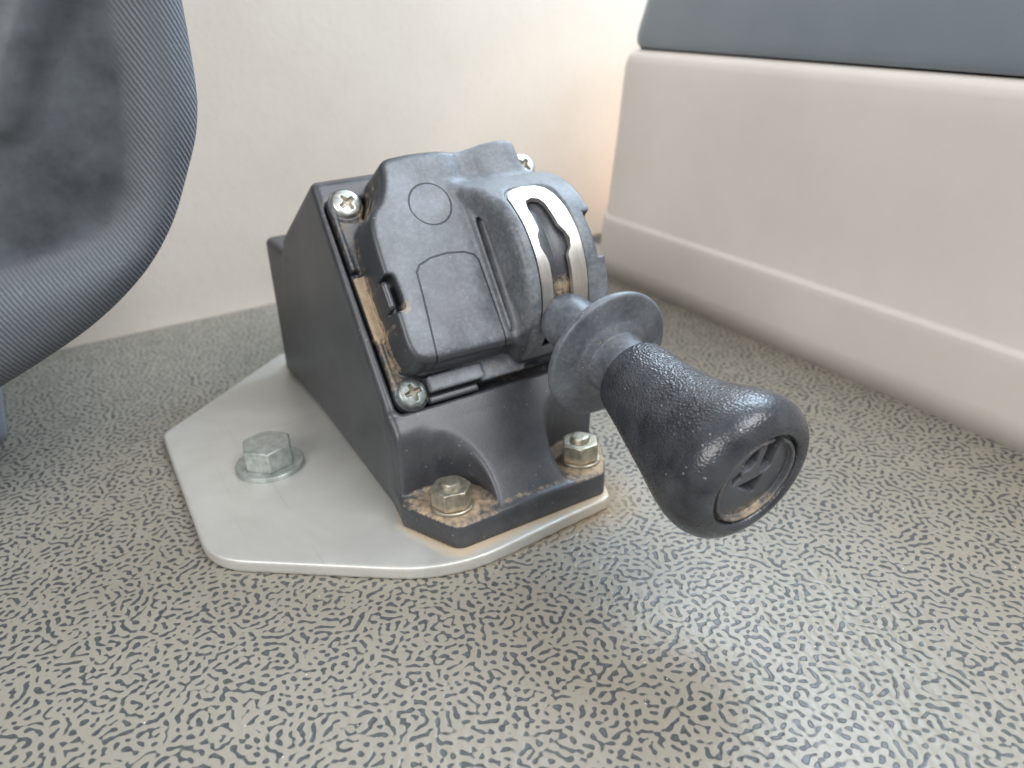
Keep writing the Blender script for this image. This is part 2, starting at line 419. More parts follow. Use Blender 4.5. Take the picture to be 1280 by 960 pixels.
dd = poly(V[:, 0], V[:, 1], PLATE)
dust = np.clip(1-dd/16, 0, 1)*np.clip(1-np.hypot(V[:, 0]-152, V[:, 1]-186)/48, 0, 1)*1.3+0.25*np.clip(1-np.abs(dd)/5, 0, 1)
dust += 0.30*np.clip(1-np.abs(V[:, 0]-292)/22, 0, 1)*np.clip((V[:, 1]-50)/200, 0, 1)
dust += 0.22*np.clip(1-np.abs(V[:, 1]-456)/30, 0, 1)
set_attr(me, 'dust', dust)
o = new_obj('floor', me, M['floor']); o['kind'] = 'structure'

# wall: one thick vinyl-covered panel with a soft roll where it meets the floor
prof = [(456+90, -2), (456, -2), (456, 1.0), (456.4, 6), (456, 14), (455.5, 40), (456.5, 120), (459, 220), (463, 420), (468, 650), (560, 650)]
xs = np.linspace(-900, 900, 60); V = []; Fq = []
for x in xs:
    for y, z in prof: V.append((x, y+0.8*math.sin(x*0.021)*min(1, max(z, 0)/80), z))
n = len(prof)
for i in range(len(xs)-1):
    for j in range(n): Fq.append((i*n+j, i*n+(j+1) % n, (i+1)*n+(j+1) % n, (i+1)*n+j))
Fq.append(tuple(range(n-1, -1, -1))); Fq.append(tuple((len(xs)-1)*n+j for j in range(n)))
me = mesh('wall', V, Fq, True); o = new_obj('wall', me, M['wall']); o['kind'] = 'structure'
m = o.modifiers.new('bevel', 'BEVEL'); m.width = 0.0015; m.segments = 2; m.limit_method = 'ANGLE'

# ================================================================ side console
con = empty('side_console', (400, 230, 0))
con['label'] = 'beige plastic side console with slate blue grey lid against the back wall'; con['category'] = 'console'
def extruded(name, prof, y0, endf, mat, parent, r_end=4, steps=40, y1=None):
    """profile (x,z) swept along Y from y0 to an end that leans: endf(x,z)"""
    V = []; Fq = []; n = len(prof)
    ts = list(np.linspace(0, 0.97, steps))
    for t in ts:
        for x, z in prof: V.append((x, y0+(endf(x, z)-r_end-y0)*t/0.97, z))
    cx, cz = np.mean([p[0] for p in prof]), np.mean([p[1] for p in prof])
    for k in range(1, 9):
        a = k/8*math.pi/2; sh = r_end*(1-math.cos(a))
        for i, (x, z) in enumerate(prof):
            dx, dz = cx-x, cz-z; L = math.hypot(dx, dz)
            # shrink inward along the local inward normal approximated by clamped box inset
            ix = math.copysign(min(abs(dx), sh), dx) if abs(dx) > 1 else 0
            iz = math.copysign(min(abs(dz), sh), dz) if (abs(dz) > 1 and z > 2) else 0
            V.append((x+ix, endf(x, z)-r_end+r_end*math.sin(a), z+iz))
    R = len(V)//n
    for i in range(R-1):
        for j in range(n): Fq.append((i*n+j, (i+1)*n+j, (i+1)*n+(j+1) % n, i*n+(j+1) % n))
    Fq.append(tuple(range(n))); Fq.append(tuple((R-1)*n+j for j in range(n-1, -1, -1)))
    me = mesh(name, V, Fq, True); o = new_obj(name, me, mat, None)
    c = Vector((400, 230, 0))*MM
    for v in me.vertices: v.co -= c
    o.parent = parent
    return o
endf = lambda x, z: 395-min(z, 200)*0.178
body_prof = [(294, 0), (293.8, 12), (293.7, 32), (293.6, 35), (293.9, 35.9), (294.7, 36.6), (295.3, 37.3), (295.5, 38.2), (295.4, 60), (294.8, 90), (294.2, 112),
             (294.25, 121.5), (294.8, 124.6), (296.1, 126.7), (298.2, 127.8), (301, 128), (560, 128), (560, 0)]
extruded('console_body', body_prof, -420, endf, M['console'], con, 9)
lid_prof = [(299, 128.9), (298.2, 129.6), (297.9, 131.5), (298.4, 135), (301, 150), (306, 168), (314, 182), (326, 192), (345, 197), (560, 199), (560, 128.9)]
extruded('console_lid', lid_prof, -420, lambda x, z: 371.5-max(z-129, 0)*0.25, M['lid'], con, 12)
gap = [(301.5, 127.2), (301.5, 130), (558, 130), (558, 127.2)]
extruded('lid_seal', gap, -419, lambda x, z: 366, M['seam'], con, 2)

# ================================================================ seat at the left
seat = empty('driver_seat', (-40, 320, 0))
seat['label'] = 'dark grey seat corner with ribbed cloth border at left edge, beside the wall'; seat['category'] = 'seat'
SY = 270
OUT = [(50, 420), (53, 300), (55, 200), (55.5, 162), (55, 136), (52.5, 124), (47, 112), (40.5, 98.5), (31, 86), (19, 76), (6, 68), (-18, 57.5), (-50, 46), (-90, 38), (-150, 34), (-190, 60), (-200, 420)]
INN = [(36, 420), (40, 220), (40.5, 165), (40, 150), (38.5, 136), (36.5, 120), (33, 107), (27, 98), (18, 93), (8, 90.5), (-6, 88.5), (-60, 80), (-140, 74), (-170, 120), (-175, 420)]
def seat_sdf(X, Y, Z):
    o2 = poly(X[:, :1, :], Z[:, :1, :], chaikin(OUT, 2))-3.4; i2 = poly(X[:, :1, :], Z[:, :1, :], chaikin(INN, 2))
    rim = smax(o2, (SY-Y), 20)                                     # big soft roll at the front edge
    body = smax(rim+0*Y, Y-390, 20)
    # sunken leather panel: soft step
    rec = smax(i2, (Y-(SY+8)), 10)
    d = smax(body, -rec, 10)
    # fold running down in the leather
    fold = np.sqrt((X-(12+0.55*(Z-150)))**2+(Y-(SY+12))**2)-5.5
    return smin(d, np.maximum(fold, 132-Z), 8)
Vs, Qs = surface_nets(seat_sdf, (-205, SY-2, 30), (60, 394, 330), 2.0)
zone = rbf(poly(Vs[:, 0], Vs[:, 2], chaikin(INN, 2)), -4.5, 1.5)
Vs -= np.array([-40, 320, 0])
me = quad_mesh('cushion', Vs, Qs); set_attr(me, 'zone', zone); new_obj('cushion', me, M['seat'], seat)
def seat_base(X, Y, Z):
    return box(X, Y, Z, (-120, 350, 0), (-25.5, 420, 44), 9)
Vs, Qs = surface_nets(seat_base, (-124, 346, -2), (-20, 424, 48), 1.5)
Vs -= np.array([-40, 320, 0]); new_obj('seat_base', quad_mesh('seat_base', Vs, Qs), M['seat_base'], seat)
def riser(X, Y, Z): return box(X, Y, Z, (-112, 355, 30), (-44, 385, 80), 6)
Vs, Qs = surface_nets(riser, (-116, 351, 26), (-40, 389, 84), 2)
Vs -= np.array([-40, 320, 0]); new_obj('seat_post', quad_mesh('seat_post', Vs, Qs), M['seat_base'], seat)

# ================================================================ the lever control
unit = empty('lever_control', (0, 0, 0))
unit.location = (0, 0, 0)
unit['label'] = 'black plastic lever control with bell-shaped knob, bolted down on a bare metal plate'; unit['category'] = 'control lever'

# ---- mounting plate
def plate_sdf(X, Y, Z):
    d = poly(X[:, :, :1], Y[:, :, :1], PLATE)
    return smax(smax(d+0*Z, Z-4.6, 0.7), 0.15-Z, 0.4)
Vs, Qs = surface_nets(plate_sdf, (18, 178, -1), (168, 378, 7), 0.6)
me = quad_mesh('mounting_plate', Vs, Qs)
FL = fillet([(81.2, 210), (90.3, 188.6), (146.5, 188.6), (152, 195.5), (159.3, 209), (160, 340), (90.5, 340), (84.2, 225)], [2, 5, 3, 3, 4, 2, 2, 2], 4)
dd = poly(Vs[:, 0], Vs[:, 1], FL)
df = np.clip(1-dd/5, 0, 1)*np.clip((250-Vs[:, 1])/50, 0, 1)*0.9
df += 0.55*np.clip(1-dd/9, 0, 1)*np.clip(1-np.hypot(Vs[:, 0]-86, Vs[:, 1]-190)/30, 0, 1)
df += 0.24*np.clip(1-np.abs(poly(Vs[:, 0], Vs[:, 1], PLATE))/7, 0, 1)*(Vs[:, 0] > 60)
df += 0.22*np.clip(1-np.abs(Vs[:, 0]-(70-0.08*(Vs[:, 1]-200)))/6, 0, 1)
set_attr(me, 'dust', df); new_obj('mounting_plate', me, M['plate'], unit)

# ---- housing
SIDE = [(216.6, 4.7), (216.6, 36), (217.2, 41.4), (266.8, 105.2), (270, 105.4), (324, 74), (350, 16), (362, 4.7)]
TONGUE = [(224, 11.5), (222, 43), (217.3, 42.0), (212.5, 36.5), (189.8, 13), (189.6, 11.5)]
def housing_sdf(X, Y, Z):
    xl = 83+0.045*(Y-217)-0.01*(Z-14); xr = 158.8+0.07*(Z-14)
    prof = poly(Y[:1], Z[:1], SIDE)
    d = smax(prof+0*X, smax(xl-X, X-xr, 1)*0.998, 2.8)
    # back block
    d = smin(d, box(X, Y, Z, (87.2, 300, 5), (156, 352, 68), 3.0), 1.0)
    # sloping tongue in front, cut by the two scoops for the nuts
    t = poly(Y[:1], Z[:1], TONGUE)
    t = smax(t+0*X, smax(xl-X, X-(158.4+0*Z), 1), 3.0)
    d = smin(d, t, 1.5)
    sc1 = np.hypot(X-93.5, Y-198)-14.0
    b1 = smax(X-94, Y-213.0+0*X, 3); b1 = smax(b1, -(Y-150), 1)
    sc1 = smin(sc1, b1, 3)+(Z-14)*0.07
    sc2 = np.hypot(X-145.5, Y-199)-13.5
    b2 = smax(144.5-X, Y-212.0+0*X, 3)
    sc2 = smin(sc2, b2, 3)+(Z-14)*0.07
    sc = np.minimum(sc1, sc2); sc = smax(sc, 11-Z, 1)
    d = smax(d, -sc, 2.2)
    # flange
    f = poly(X[:, :, :1], Y[:, :, :1], FL)
    f = smax(smax(f+0*Z, Z-13.6, 1.6), 4.7-Z, 0.6)
    d = smin(d, f, 1.0)
    # recess in the sloping face
    u, v, n = to_panel(X, Y, Z)
    r = box(u, v, n, (3.3, 0.4, -4.5), (78.5, 74.2, 30), 2.2)
    return smax(d, -r, 1.6)
Vs, Qs = surface_nets(housing_sdf, (76, 184, 3), (170, 378, 112), 0.7)
me = quad_mesh('housing', Vs, Qs)
u, v, n = to_panel(Vs[:, 0], Vs[:, 1], Vs[:, 2])
x, y, z = Vs.T
xlim = 83+0.045*(y-217)
onfl = (z > 12.6) & (z < 14.6) & (y < 216)
df = onfl*(0.95*np.clip(1-np.hypot(x-94, y-200)/17, 0, 1)**0.35+0.95*np.clip(1-np.hypot(x-146, y-199)/17, 0, 1)**0.35)
df = np.maximum(df, (y < 194)*np.clip(1-np.abs(z-14.5)/2.0, 0, 1)*0.5*(x > 92)*np.clip((x-90)/14, 0, 1))
sc_d = np.minimum(np.hypot(x-93.5, y-198), np.hypot(x-145.5, y-199))
df = np.maximum(df, 0.50*np.clip(1-(z-13.6)/2.2, 0, 1)*(z > 13)*(sc_d < 17)*(y > 190))
inrec = (n < -2.5) & (n > -5.2) & (u > 3) & (u < 77) & (v > 1) & (v < 79) & (x > xlim+1.2)
df = np.maximum(df, 0.36*inrec); df = np.maximum(df, 0.52*(inrec & (u < 12) & (v > 56)))
set_attr(me, 'dust', df); new_obj('housing', me, M['housing'], unit)

# ---- cover (built in panel coordinates, so the object's own XY plane is the sloping face)
COV = [(19.5, 78.5), (18.6, 72), (15.4, 65.2), (10.2, 61.0), (8.6, 55), (8.0, 44), (7.8, 26), (7.4, 17), (9.2, 12.2), (15, 10.2), (30, 10.0), (44, 10.0), (58, 9.5), (66, 16),
       (72, 30), (73.5, 50), (73, 60), (69.5, 66), (68.6, 72), (68.4, 78.5), (60, 79.2), (48, 77.8), (40, 78.9), (30, 79.2)]
def cover_sdf(U, Vv, H):
    o2 = poly(U[:, :, :1], Vv[:, :, :1], chaikin(COV, 2))
    o2 = o2+0*H+(H-18)*0.055                                         # draft
    face = 17.3+1.5*np.exp(-((Vv-26)/15)**2)*np.exp(-((U-28)/11)**4)+0.02*(Vv-40)
    face = face-1.2*np.exp(-((U-47)/4.5)**2)*(Vv > 50)*np.clip((Vv-50)/10, 0, 1)+1.5*np.clip((U-52)/10, 0, 1)*np.clip((Vv-60)/8, 0, 1)
    # front of the face rolls down
    face = face-0.030*np.maximum(14.5-Vv, 0)**2
    d = smax(o2, (H-face)*0.95, 2.2)
    # finger slot in the left edge
    sl = box(U, Vv, H, (5.0, 28.8, 10), (11.6, 40.8, 30), 1.6)
    sl2 = box(U, Vv, H, (6.6, 30, 2), (9.2, 39.5, 15.6), 1.2)
    d = smin(smax(d, -sl, 0.8), sl2, 0.6)
    # dome (gate drum)
    cyl = np.hypot(Vv-36, H-5)
    dome = smax(smax(cyl-32, 44.6-U-np.clip((Vv-50)*0.30, 0, 7), 3.6), U-75, 1.0)
    dome = smax(dome, -(Vv-3.0)-0*H, 2)
    # left flank flares into the face at the top
    d = smin(d, dome, 3.4)
    # ridge + groove beside the dome
    k = smax(np.abs(U-42.0-0.035*(Vv-20))-0.6, H-19.9-0.0*U, 1.2); k = smax(k, smax(Vv-58, 12-Vv, 2), 4)
    d = smin(d, k, 1.4)
    gr = np.hypot(U-44.6-0.035*(Vv-20), (H-19.7)*0.8)-1.1; gr = smax(gr, smax(Vv-56, 13-Vv, 2), 4)
    d = smax(d, -gr, 1.6)
    # side cheek of the drum: step and stop notch in the rim
    th = np.degrees(np.arctan2(H-5, Vv-36))
    notch = smax(72.0-U, smax(28.0-cyl, smax(th-108, 80-th, 1)*0.5, 1), 0.4)
    d = smax(d, -notch, 0.7)
    # recess for the steel gate and the slot through it
    rec = smax(smax(49.2-U, U-67.4, 1), smax(31.0-cyl, np.abs(th-100)-50+8*np.clip(np.abs(U-58.3)/9, 0, 1)**4, 0.5), 0.5)
    d = smax(d, -rec, 0.5)
    sl = smax(smax(52.0-U, U-63.6, 1), smax(27.5-cyl, smax(62-th, th-160, 1)*0.5, 0.5), 0.8)
    d = smax(d, -sl, 0.6)
    # flange plate with pads under the screws
    fl = box(U, Vv, H, (4.5, 6, -3.8), (14, 74, 0.8), 0.6)
    fl = smin(fl, box(U, Vv, H, (4.4, 6, -3.8), (5.6, 72, 1.6), 0.5), 0.3)
    gap = box(U, Vv, H, (2, 46.8, -2.6), (7.2, 49.6, 9), 0.4)
    fl = smax(fl, -gap, 0.4)
    fl = smin(fl, box(U, Vv, H, (3.9, 25.0, -3.8), (9, 46.9, 1.7), 0.5), 0.3)
    for (a, b) in ((10, 72.4), (9.6, 5.6), (77.5, 74.2)):
        pad = smax(np.hypot(U-a, Vv-b)-5.9, smax(H-(1.2 if a < 20 else 4.0), -3.8-H, 0.6), 0.8)
        fl = smin(fl, pad, 1.2)
    fl = smin(fl, box(U, Vv, H, (12, 3.0, -3.8), (70, 20, 0.8), 0.5), 0.5)
    # clip bars below the face
    fl = smin(fl, box(U, Vv, H, (14.6, 3.6, -2), (34, 8.8, 6.0), 0.8), 0.3)
    tab = box(U, Vv, H, (33.0, 2.6, -2), (49.6, 10.4, 5.2), 0.9)
    fl = smin(fl, tab, 0.5)
    fl = smin(fl, box(U, Vv, H, (14.4, 0.6, -2.5), (32.0, 2.9, 2.4), 0.4), 0.3)
    boss = smax(np.hypot(Vv-7, H-4)-4.0, smax(54-U, U-70, 1), 2.6)
    fl = smin(fl, boss, 1.5)
    web = box(U, Vv, H, (8.6, 25.2, 1), (12, 26.0, 12), 0.3)
    return smin(smin(d, fl, 0.8), web, 0.3)
Vs, Qs = surface_nets(cover_sdf, (1, -2.5, -5), (83, 82, 39), 0.42)
me = quad_mesh('cover', Vs, Qs)
u, v, n = Vs.T
df = 0.0*u
low = (n < 4.5)
df = np.maximum(df, low*(u < 9.0)*(v > 24)*(v < 47)*0.86*np.clip((7.9-u)/1.8+0.25, 0, 1)*(n > 0.5))
df = np.maximum(df, low*0.62*np.clip(1-np.hypot(u-15, v-68)/9, 0, 1)**0.5)
df = np.maximum(df, low*0.55*(u < 8)*(v > 8)*(v < 26)*(n > -1)); df = np.maximum(df, low*0.40*(u < 9)*(v > 48)*(n > -1))
df = np.maximum(df, 0.45*(np.abs(v-25.6) < 0.8)*(u < 12)*(n < 14))
df = np.maximum(df, 0.40*(n < 13)*(u > 13)*(u < 22)*(v > 60)*(v < 79))
df = np.maximum(df, 0.60*(np.hypot(u-11.0, v-29.6) < 2.2)*(n < 18.5)*(n > 11))
df = np.maximum(df, 0.40*np.exp(-((v-63.5-0.02*(u-55))/2.0)**2)*np.clip((u-44)/4, 0, 1)*np.clip((70-u)/5, 0, 1)*(n > 12))
df = np.maximum(df, 0.50*np.exp(-((u-43.4)/1.4)**2)*np.clip((v-12)/3, 0, 1)*np.clip((30-v)/14, 0, 1))
df = np.maximum(df, 0.30*np.exp(-((u-43.4)/0.8)**2)*(v > 20)*(v < 58))
df = np.maximum(df, 0.36*(n < 5.2)*(v < 11)*(u > 36)*(u < 50))
th = np.degrees(np.arctan2(n-5, v-36)); cy = np.hypot(v-36, n-5)
df = np.maximum(df, 0.55*(cy < 30)*(u > 51.5)*(u < 64)*np.clip((th-108)/16, 0, 1)*np.clip((140-th)/16, 0, 1))
df = np.maximum(df, 0.33*np.exp(-((u-47.5)/1.6)**2)*(n > 22)*(v > 12)*(v < 52))
set_attr(me, 'dust', df)
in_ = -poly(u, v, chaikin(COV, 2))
wear_shade = np.clip((n-13.5)/4.5, 0, 1)*np.clip((in_-0.2)/2.5, 0, 1)  # painted contrast: pale tops, dark walls, rubbing and shade together
wear_shade = np.maximum(wear_shade, np.clip((cy-30.6)/1.0, 0, 1)*(n > 10)*np.clip((u-44.5)/3, 0, 1)*0.9)
wear_shade = np.maximum(wear_shade, 0.95*(n > 4.0)*(n < 7)*(v < 10.3)*(u < 50)); wear_shade = np.maximum(wear_shade, 0.45*(n > 0.5)*(n < 2.5)*(u < 6))
set_attr(me, 'wear_shade', wear_shade)
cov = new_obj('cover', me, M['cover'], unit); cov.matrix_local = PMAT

# ---- steel gate: curved strip with the detent slot cut out of it
key_o = [(50, 56.0, 61.0), (52.5, 53.0, 63.5), (56, 52.8, 65)]
def left_o(t): return np.interp(t, [50.5, 52, 55, 60, 70, 150], [58.5, 54, 51.6, 50.0, 49.6, 49.6])
def right_o(t): return np.interp(t, [50.5, 52, 56, 64, 76, 91, 104, 150], [58.5, 62.5, 64.8, 66.2, 67.0, 67.2, 67.1, 66.6])
def left_i(t): return np.interp(t, [63.0, 65, 71, 79, 85, 87, 89, 96, 102, 106, 150], [57.6, 54.8, 53.8, 53.8, 53.8, 53.3, 52.4, 52.0, 53.2, 53.7, 53.3])
def right_i(t): return np.interp(t, [63.0, 65, 69, 78, 85, 90, 94, 99, 102, 104, 150], [57.6, 60.0, 60.8, 61.1, 61.4, 62.9, 63.6, 63.0, 61.6, 61.3, 61.3])
def strip(name, cols, mat, r1, r0, parent):
    """cols: list of rings; each ring = list of (u, theta). Builds a solid with top at r1 and bottom at r0."""
    V = []; Fq = []; m_ = len(cols[0])
    def pt(u_, t_, r): return (u_, 36+r*math.cos(math.radians(t_)), 5+r*math.sin(math.radians(t_)))
    for r in (r1, r0):
        for c in cols:
            for (a, b) in c: V.append(pt(a, b, r))
    n_ = len(cols); off = n_*m_
    for i in range(n_-1):
        for j in range(m_-1):
            q = (i*m_+j, i*m_+j+1, (i+1)*m_+j+1, (i+1)*m_+j)
            Fq.append(q); Fq.append(tuple(off+k for k in q[::-1]))
    for i in range(n_-1):
        a, b = i*m_, (i+1)*m_; Fq.append((a, b, b+off, a+off))
        a, b = i*m_+m_-1, (i+1)*m_+m_-1; Fq.append((b, a, a+off, b+off))
    for j in range(m_-1):
        a, b = j, j+1; Fq.append((b, a, a+off, b+off))
        a, b = (n_-1)*m_+j, (n_-1)*m_+j+1; Fq.append((a, b, b+off, a+off))
    return V, Fq
# horseshoe path: outer and inner outlines sampled with the same parameter
tl = np.linspace(150, 63.2, 110); ol = [(left_o(t), t) for t in np.linspace(150, 66, 110)]; il = [(left_i(t), t) for t in tl]
to = list(np.linspace(66, 50.6, 26))[1:]
cap_o = [(left_o(t), t) for t in to]+[(right_o(t), t) for t in to[::-1]]
cap_i = [(57.6, 63.1)]*0
ni = len(cap_o)
li0, ri0 = (left_i(63.2), 63.2), (right_i(63.2), 63.2)
cap_i = [(li0[0]+(ri0[0]-li0[0])*k/(ni-1), 63.15) for k in range(ni)]
outer = ol+cap_o+[(right_o(t), t) for t in np.linspace(66, 150, 110)]
inner = il+cap_i+[(right_i(t), t) for t in tl[::-1]]
cols = [[((1-k)*o_[0]+k*i_[0], (1-k)*o_[1]+k*i_[1]) for k in (0, .04, .25, .5, .75, .96, 1)] for o_, i_ in zip(outer, inner)]
Vg, Fg = strip('gate', cols, None, 31.8, 30.2, None)
me = mesh('gate_plate', Vg, Fg, False)
g = new_obj('gate_plate', me, M['gate'], unit); g.matrix_local = PMAT
g.data.polygons.foreach_set('use_smooth', [True]*len(g.data.polygons))
m = g.modifiers.new('bevel', 'BEVEL'); m.width = 0.00022; m.segments = 2; m.limit_method = 'ANGLE'; m.angle_limit = math.radians(50)
try:
    g.data.set_sharp_from_angle(angle=math.radians(45))
except Exception: pass

# ---- dark drum that turns under the gate
V = []; Fq = []
na = 60
for i in range(na+1):
    a = math.radians(20+i*150/na)
    for (uu, r) in ((51.2, 20), (51.2, 28.8), (51.8, 29.2), (57.2, 29.2), (57.5, 28.95), (57.8, 29.2), (63.8, 29.2), (64.4, 28.8), (64.4, 20)):
        V.append((uu, 36+r*math.cos(a), 5+r*math.sin(a)))
for i in range(na):
    for j in range(9): Fq.append((i*9+j, (i+1)*9+j, (i+1)*9+(j+1) % 9, i*9+(j+1) % 9))
Fq.append(tuple(range(9))[::-1]); Fq.append(tuple(na*9+j for j in range(9)))
me = mesh('gate_drum', V, Fq, True); dth = np.degrees(np.arctan2(np.array(V)[:, 2]-5, np.array(V)[:, 1]-36))
set_attr(me, 'dust', 0.62*np.clip((dth-108)/10, 0, 1)*np.clip((150-dth)/16, 0, 1)+0.30*np.clip((74-dth)/10, 0, 1))
o = new_obj('gate_drum', me, M['housing'], unit); o.matrix_local = PMAT

# ---- lever: local Z runs along the axis from the drum centre towards the viewer
C0 = P(57.5, 36, 5); TA = math.radians(11.3)
A3 = np.array([0, -math.cos(TA), -math.sin(TA)]); E2 = np.array([0, -math.sin(TA), math.cos(TA)]); E1 = np.array([1., 0, 0])
# right-handed frame (E1, E3, A3) with E3 = A3 x E1
E3 = np.cross(A3, E1)
LM = Matrix(((E1[0], E3[0], A3[0], C0[0]*MM), (E1[1], E3[1], A3[1], C0[1]*MM), (E1[2], E3[2], A3[2], C0[2]*MM), (0, 0, 0, 1)))
SG = float(np.sign(E3 @ E2))                                       # E2 (up) in local Y
def smooth_prof(p, n=3):
    for _ in range(n):
        q = [p[0]]
        for a, b in zip(p[:-1], p[1:]):
            q += [(a[0]*.75+b[0]*.25, a[1]*.75+b[1]*.25), (a[0]*.25+b[0]*.75, a[1]*.25+b[1]*.75)]
        q.append(p[-1]); p = q
    return p
def lathe(name, prof, mat, parent, seg=96, fn=None, mat_local=None, closed=True):
    V = []; Fq = []; n_ = len(prof)
    for (s, r) in prof:
        for k in range(seg):
            a = 2*math.pi*k/seg
            p = (r*math.cos(a), r*math.sin(a), s)
            V.append(fn(*p, a) if fn else p)
    for i in range(n_-1):
        for k in range(seg): Fq.append((i*seg+k, i*seg+(k+1) % seg, (i+1)*seg+(k+1) % seg, (i+1)*seg+k))
    if closed:
        Fq.append(tuple(range(seg))[::-1]); Fq.append(tuple((n_-1)*seg+k for k in range(seg)))
    me = mesh(name, V, Fq, True)
    o = new_obj(name, me, mat, parent)
    if mat_local is not None: o.matrix_local = mat_local
    try: me.set_sharp_from_angle(angle=math.radians(40))
    except Exception: pass
    return o
shaft_prof = smooth_prof([(18, 5), (26, 5.4), (29.2, 6.4), (30.6, 8.0), (33, 8.9), (36, 9.1), (40, 8.9), (46, 8.4), (50.5, 8.1), (52.5, 8.6)], 2) + \
    smooth_prof([(58.0, 10.2), (61, 9.6), (65, 9.3), (72, 9.2)], 2)
shaft = lathe('lever_shaft', shaft_prof, M['lever'], unit, mat_local=LM)
sm = [v.co.z for v in shaft.data.vertices]
set_attr(shaft.data, 'dust', [0.5*max(0, 1-abs(z/MM-59.5)/1.6) for z in sm])
disc_prof = smooth_prof([(51.5, 8.0), (52.6, 11.5), (53.6, 15), (53.9, 18.6), (54.2, 20.4), (55.0, 21.0), (56.2, 21.0), (56.9, 20.5), (57.1, 19.6), (57.3, 17.5), (57.9, 13.0), (58.6, 11.9), (59.2, 10.6), (60.2, 8.9)], 2)
disc = lathe('finger_collar', disc_prof, M['lever'], shaft)
set_attr(disc.data, 'dust', [0.30 if 57.2 < v.co.z/MM < 59.5 and math.hypot(v.co.x, v.co.y)/MM < 13 else 0.0 for v in disc.data.vertices])
# knob: the underside flares earlier than the top
LO = [(67.4, 9.0), (67.2, 11.0), (68.2, 12.1), (70, 12.5), (76, 14.1), (82, 16.0), (92, 18.7), (100, 21.1), (107, 22.5), (112.5, 22.2), (116.4, 20.4), (118.7, 17.4), (119.2, 15.2), (118.6, 14.1), (117.2, 13.7), (110.5, 13.5), (110.3, 12)]
HI = [(67.4, 9.0), (67.2, 10.6), (68.2, 11.5), (70, 11.9), (76, 12.4), (82, 12.5), (92, 14.1), (99, 17.2), (105, 20.4), (110, 21.3), (115.2, 19.9), (118.5, 17.2), (119.2, 15.2), (118.6, 14.1), (117.2, 13.7), (110.5, 13.5), (110.3, 12)]
LOs, HIs = smooth_prof(LO, 2), smooth_prof(HI, 2)
V = []; Fq = []; seg = 128
for (s, rl), (s2, rh) in zip(LOs, HIs):
    for k in range(seg):
        a = 2*math.pi*k/seg; up = SG*math.sin(a)
        w = 0.5-0.5*up; w = w*w*(3-2*w)
        r = rl*w+rh*(1-w)
        V.append((r*math.cos(a), r*math.sin(a), s))
for i in range(len(LOs)-1):
    for k in range(seg): Fq.append((i*seg+k, i*seg+(k+1) % seg, (i+1)*seg+(k+1) % seg, (i+1)*seg+k))
Fq.append(tuple(range(seg))[::-1]); Fq.append(tuple((len(LOs)-1)*seg+k for k in range(seg)))
me = mesh('knob', V, Fq, True); knob = new_obj('knob', me, M['knob'], unit); knob.matrix_local = LM
# end cap with the cut-out arrow symbol
SH = [[(-2.2, 12.0), (-7.0, 7.4), (-5.9, 5.4), (-3.6, 5.6), (-2.5, 7.2)],
      [(5.2, 12.2), (3.6, 13.0), (1.4, 11.6), (-0.2, 5.2), (0.6, 3.2), (2.6, 2.6), (4.2, 3.4), (5.8, 9.4)],
      [(1.5, 1.2), (-6.0, 0.6), (0.4, -4.0)],
      [(-7.2, 5.4), (-8.9, 3.9), (-8.2, 1.7), (-6.5, 3.6)]]
def cap_sdf(X, Y, Z):
    r = np.hypot(X, Y)
    top = 118.15-0.006*r*r+0.85*np.clip((-X+SG*Y)/18.8, -1, 1)
    d = smax(r-14.0, smax(Z-top, 112-Z, 0.3), 0.3)
    d = smin(d, smax(np.abs(r-12.5)-0.55, smax(Z-118.5, 116-Z, .2), 0.5), 0.3)
    for s_ in SH:
        p2 = poly(X[:, :, :1], SG*Y[:, :, :1], s_)-0.3
        d = smax(d, -smax(p2+0*Z, 113.2-Z, 0.3), 0.35)
    return d
Vs, Qs = surface_nets(cap_sdf, (-14.4, -14.4, 111), (14.4, 14.4, 120), 0.24)
me = quad_mesh('symbol_cap', Vs, Qs)
x_, y_, z_ = Vs[:, 0], SG*Vs[:, 1], Vs[:, 2]; rr = np.hypot(x_, y_)
df = 0.58*np.clip((-y_-5.0)/5, 0, 1)*np.clip((x_+14)/6, 0, 1)*(z_ > 116.6)
df = np.maximum(df, 0.75*(np.hypot(x_-1.4, y_-3.9) < 1.7)*(z_ < 116.5)); df = np.maximum(df, 0.7*(np.hypot(x_+5.4, y_-6.0) < 1.6)*(z_ < 116.5))
df = np.maximum(df, 0.36*(rr > 12.0))
set_attr(me, 'dust', df); new_obj('symbol_cap', me, M['cap'], knob)

# ---- screws, nuts, bolt
def frame(pos, zaxis, roll=0.0):
    z = Vector(zaxis).normalized(); x = Vector((1, 0, 0)); x = (x-z*x.dot(z)).normalized(); y = z.cross(x)
    m_ = Matrix((x, y, z)).transposed().to_4x4(); m_.translation = Vector(pos)*MM
    return m_ @ Matrix.Rotation(roll, 4, 'Z')
NRM = (0, -SA, CA)
def screw_sdf(X, Y, Z):
    r = np.hypot(X, Y)
    d = smax(r-4.9, smax(Z-(2.2-0.040*r*r), -0.5-Z, 0.2), 0.9)
    d = smin(d, smax(r-5.1, smax(Z-0.55, -0.4-Z, .1), 0.3), 0.1)
    arm = np.minimum(smax(np.abs(X)-0.72, np.abs(Y)-3.0, 0.5), smax(np.abs(Y)-0.72, np.abs(X)-3.0, 0.5))
    arm = smin(arm, r-1.15, 0.8)+(2.2-Z)*0.22
    return smax(d, -smax(arm, 0.5-Z, 0.2), 0.3)
Vs, Qs = surface_nets(screw_sdf, (-5.6, -5.6, -0.8), (5.6, 5.6, 3.2), 0.16)
me0 = quad_mesh('screw', Vs, Qs)
rr = np.hypot(Vs[:, 0], Vs[:, 1])
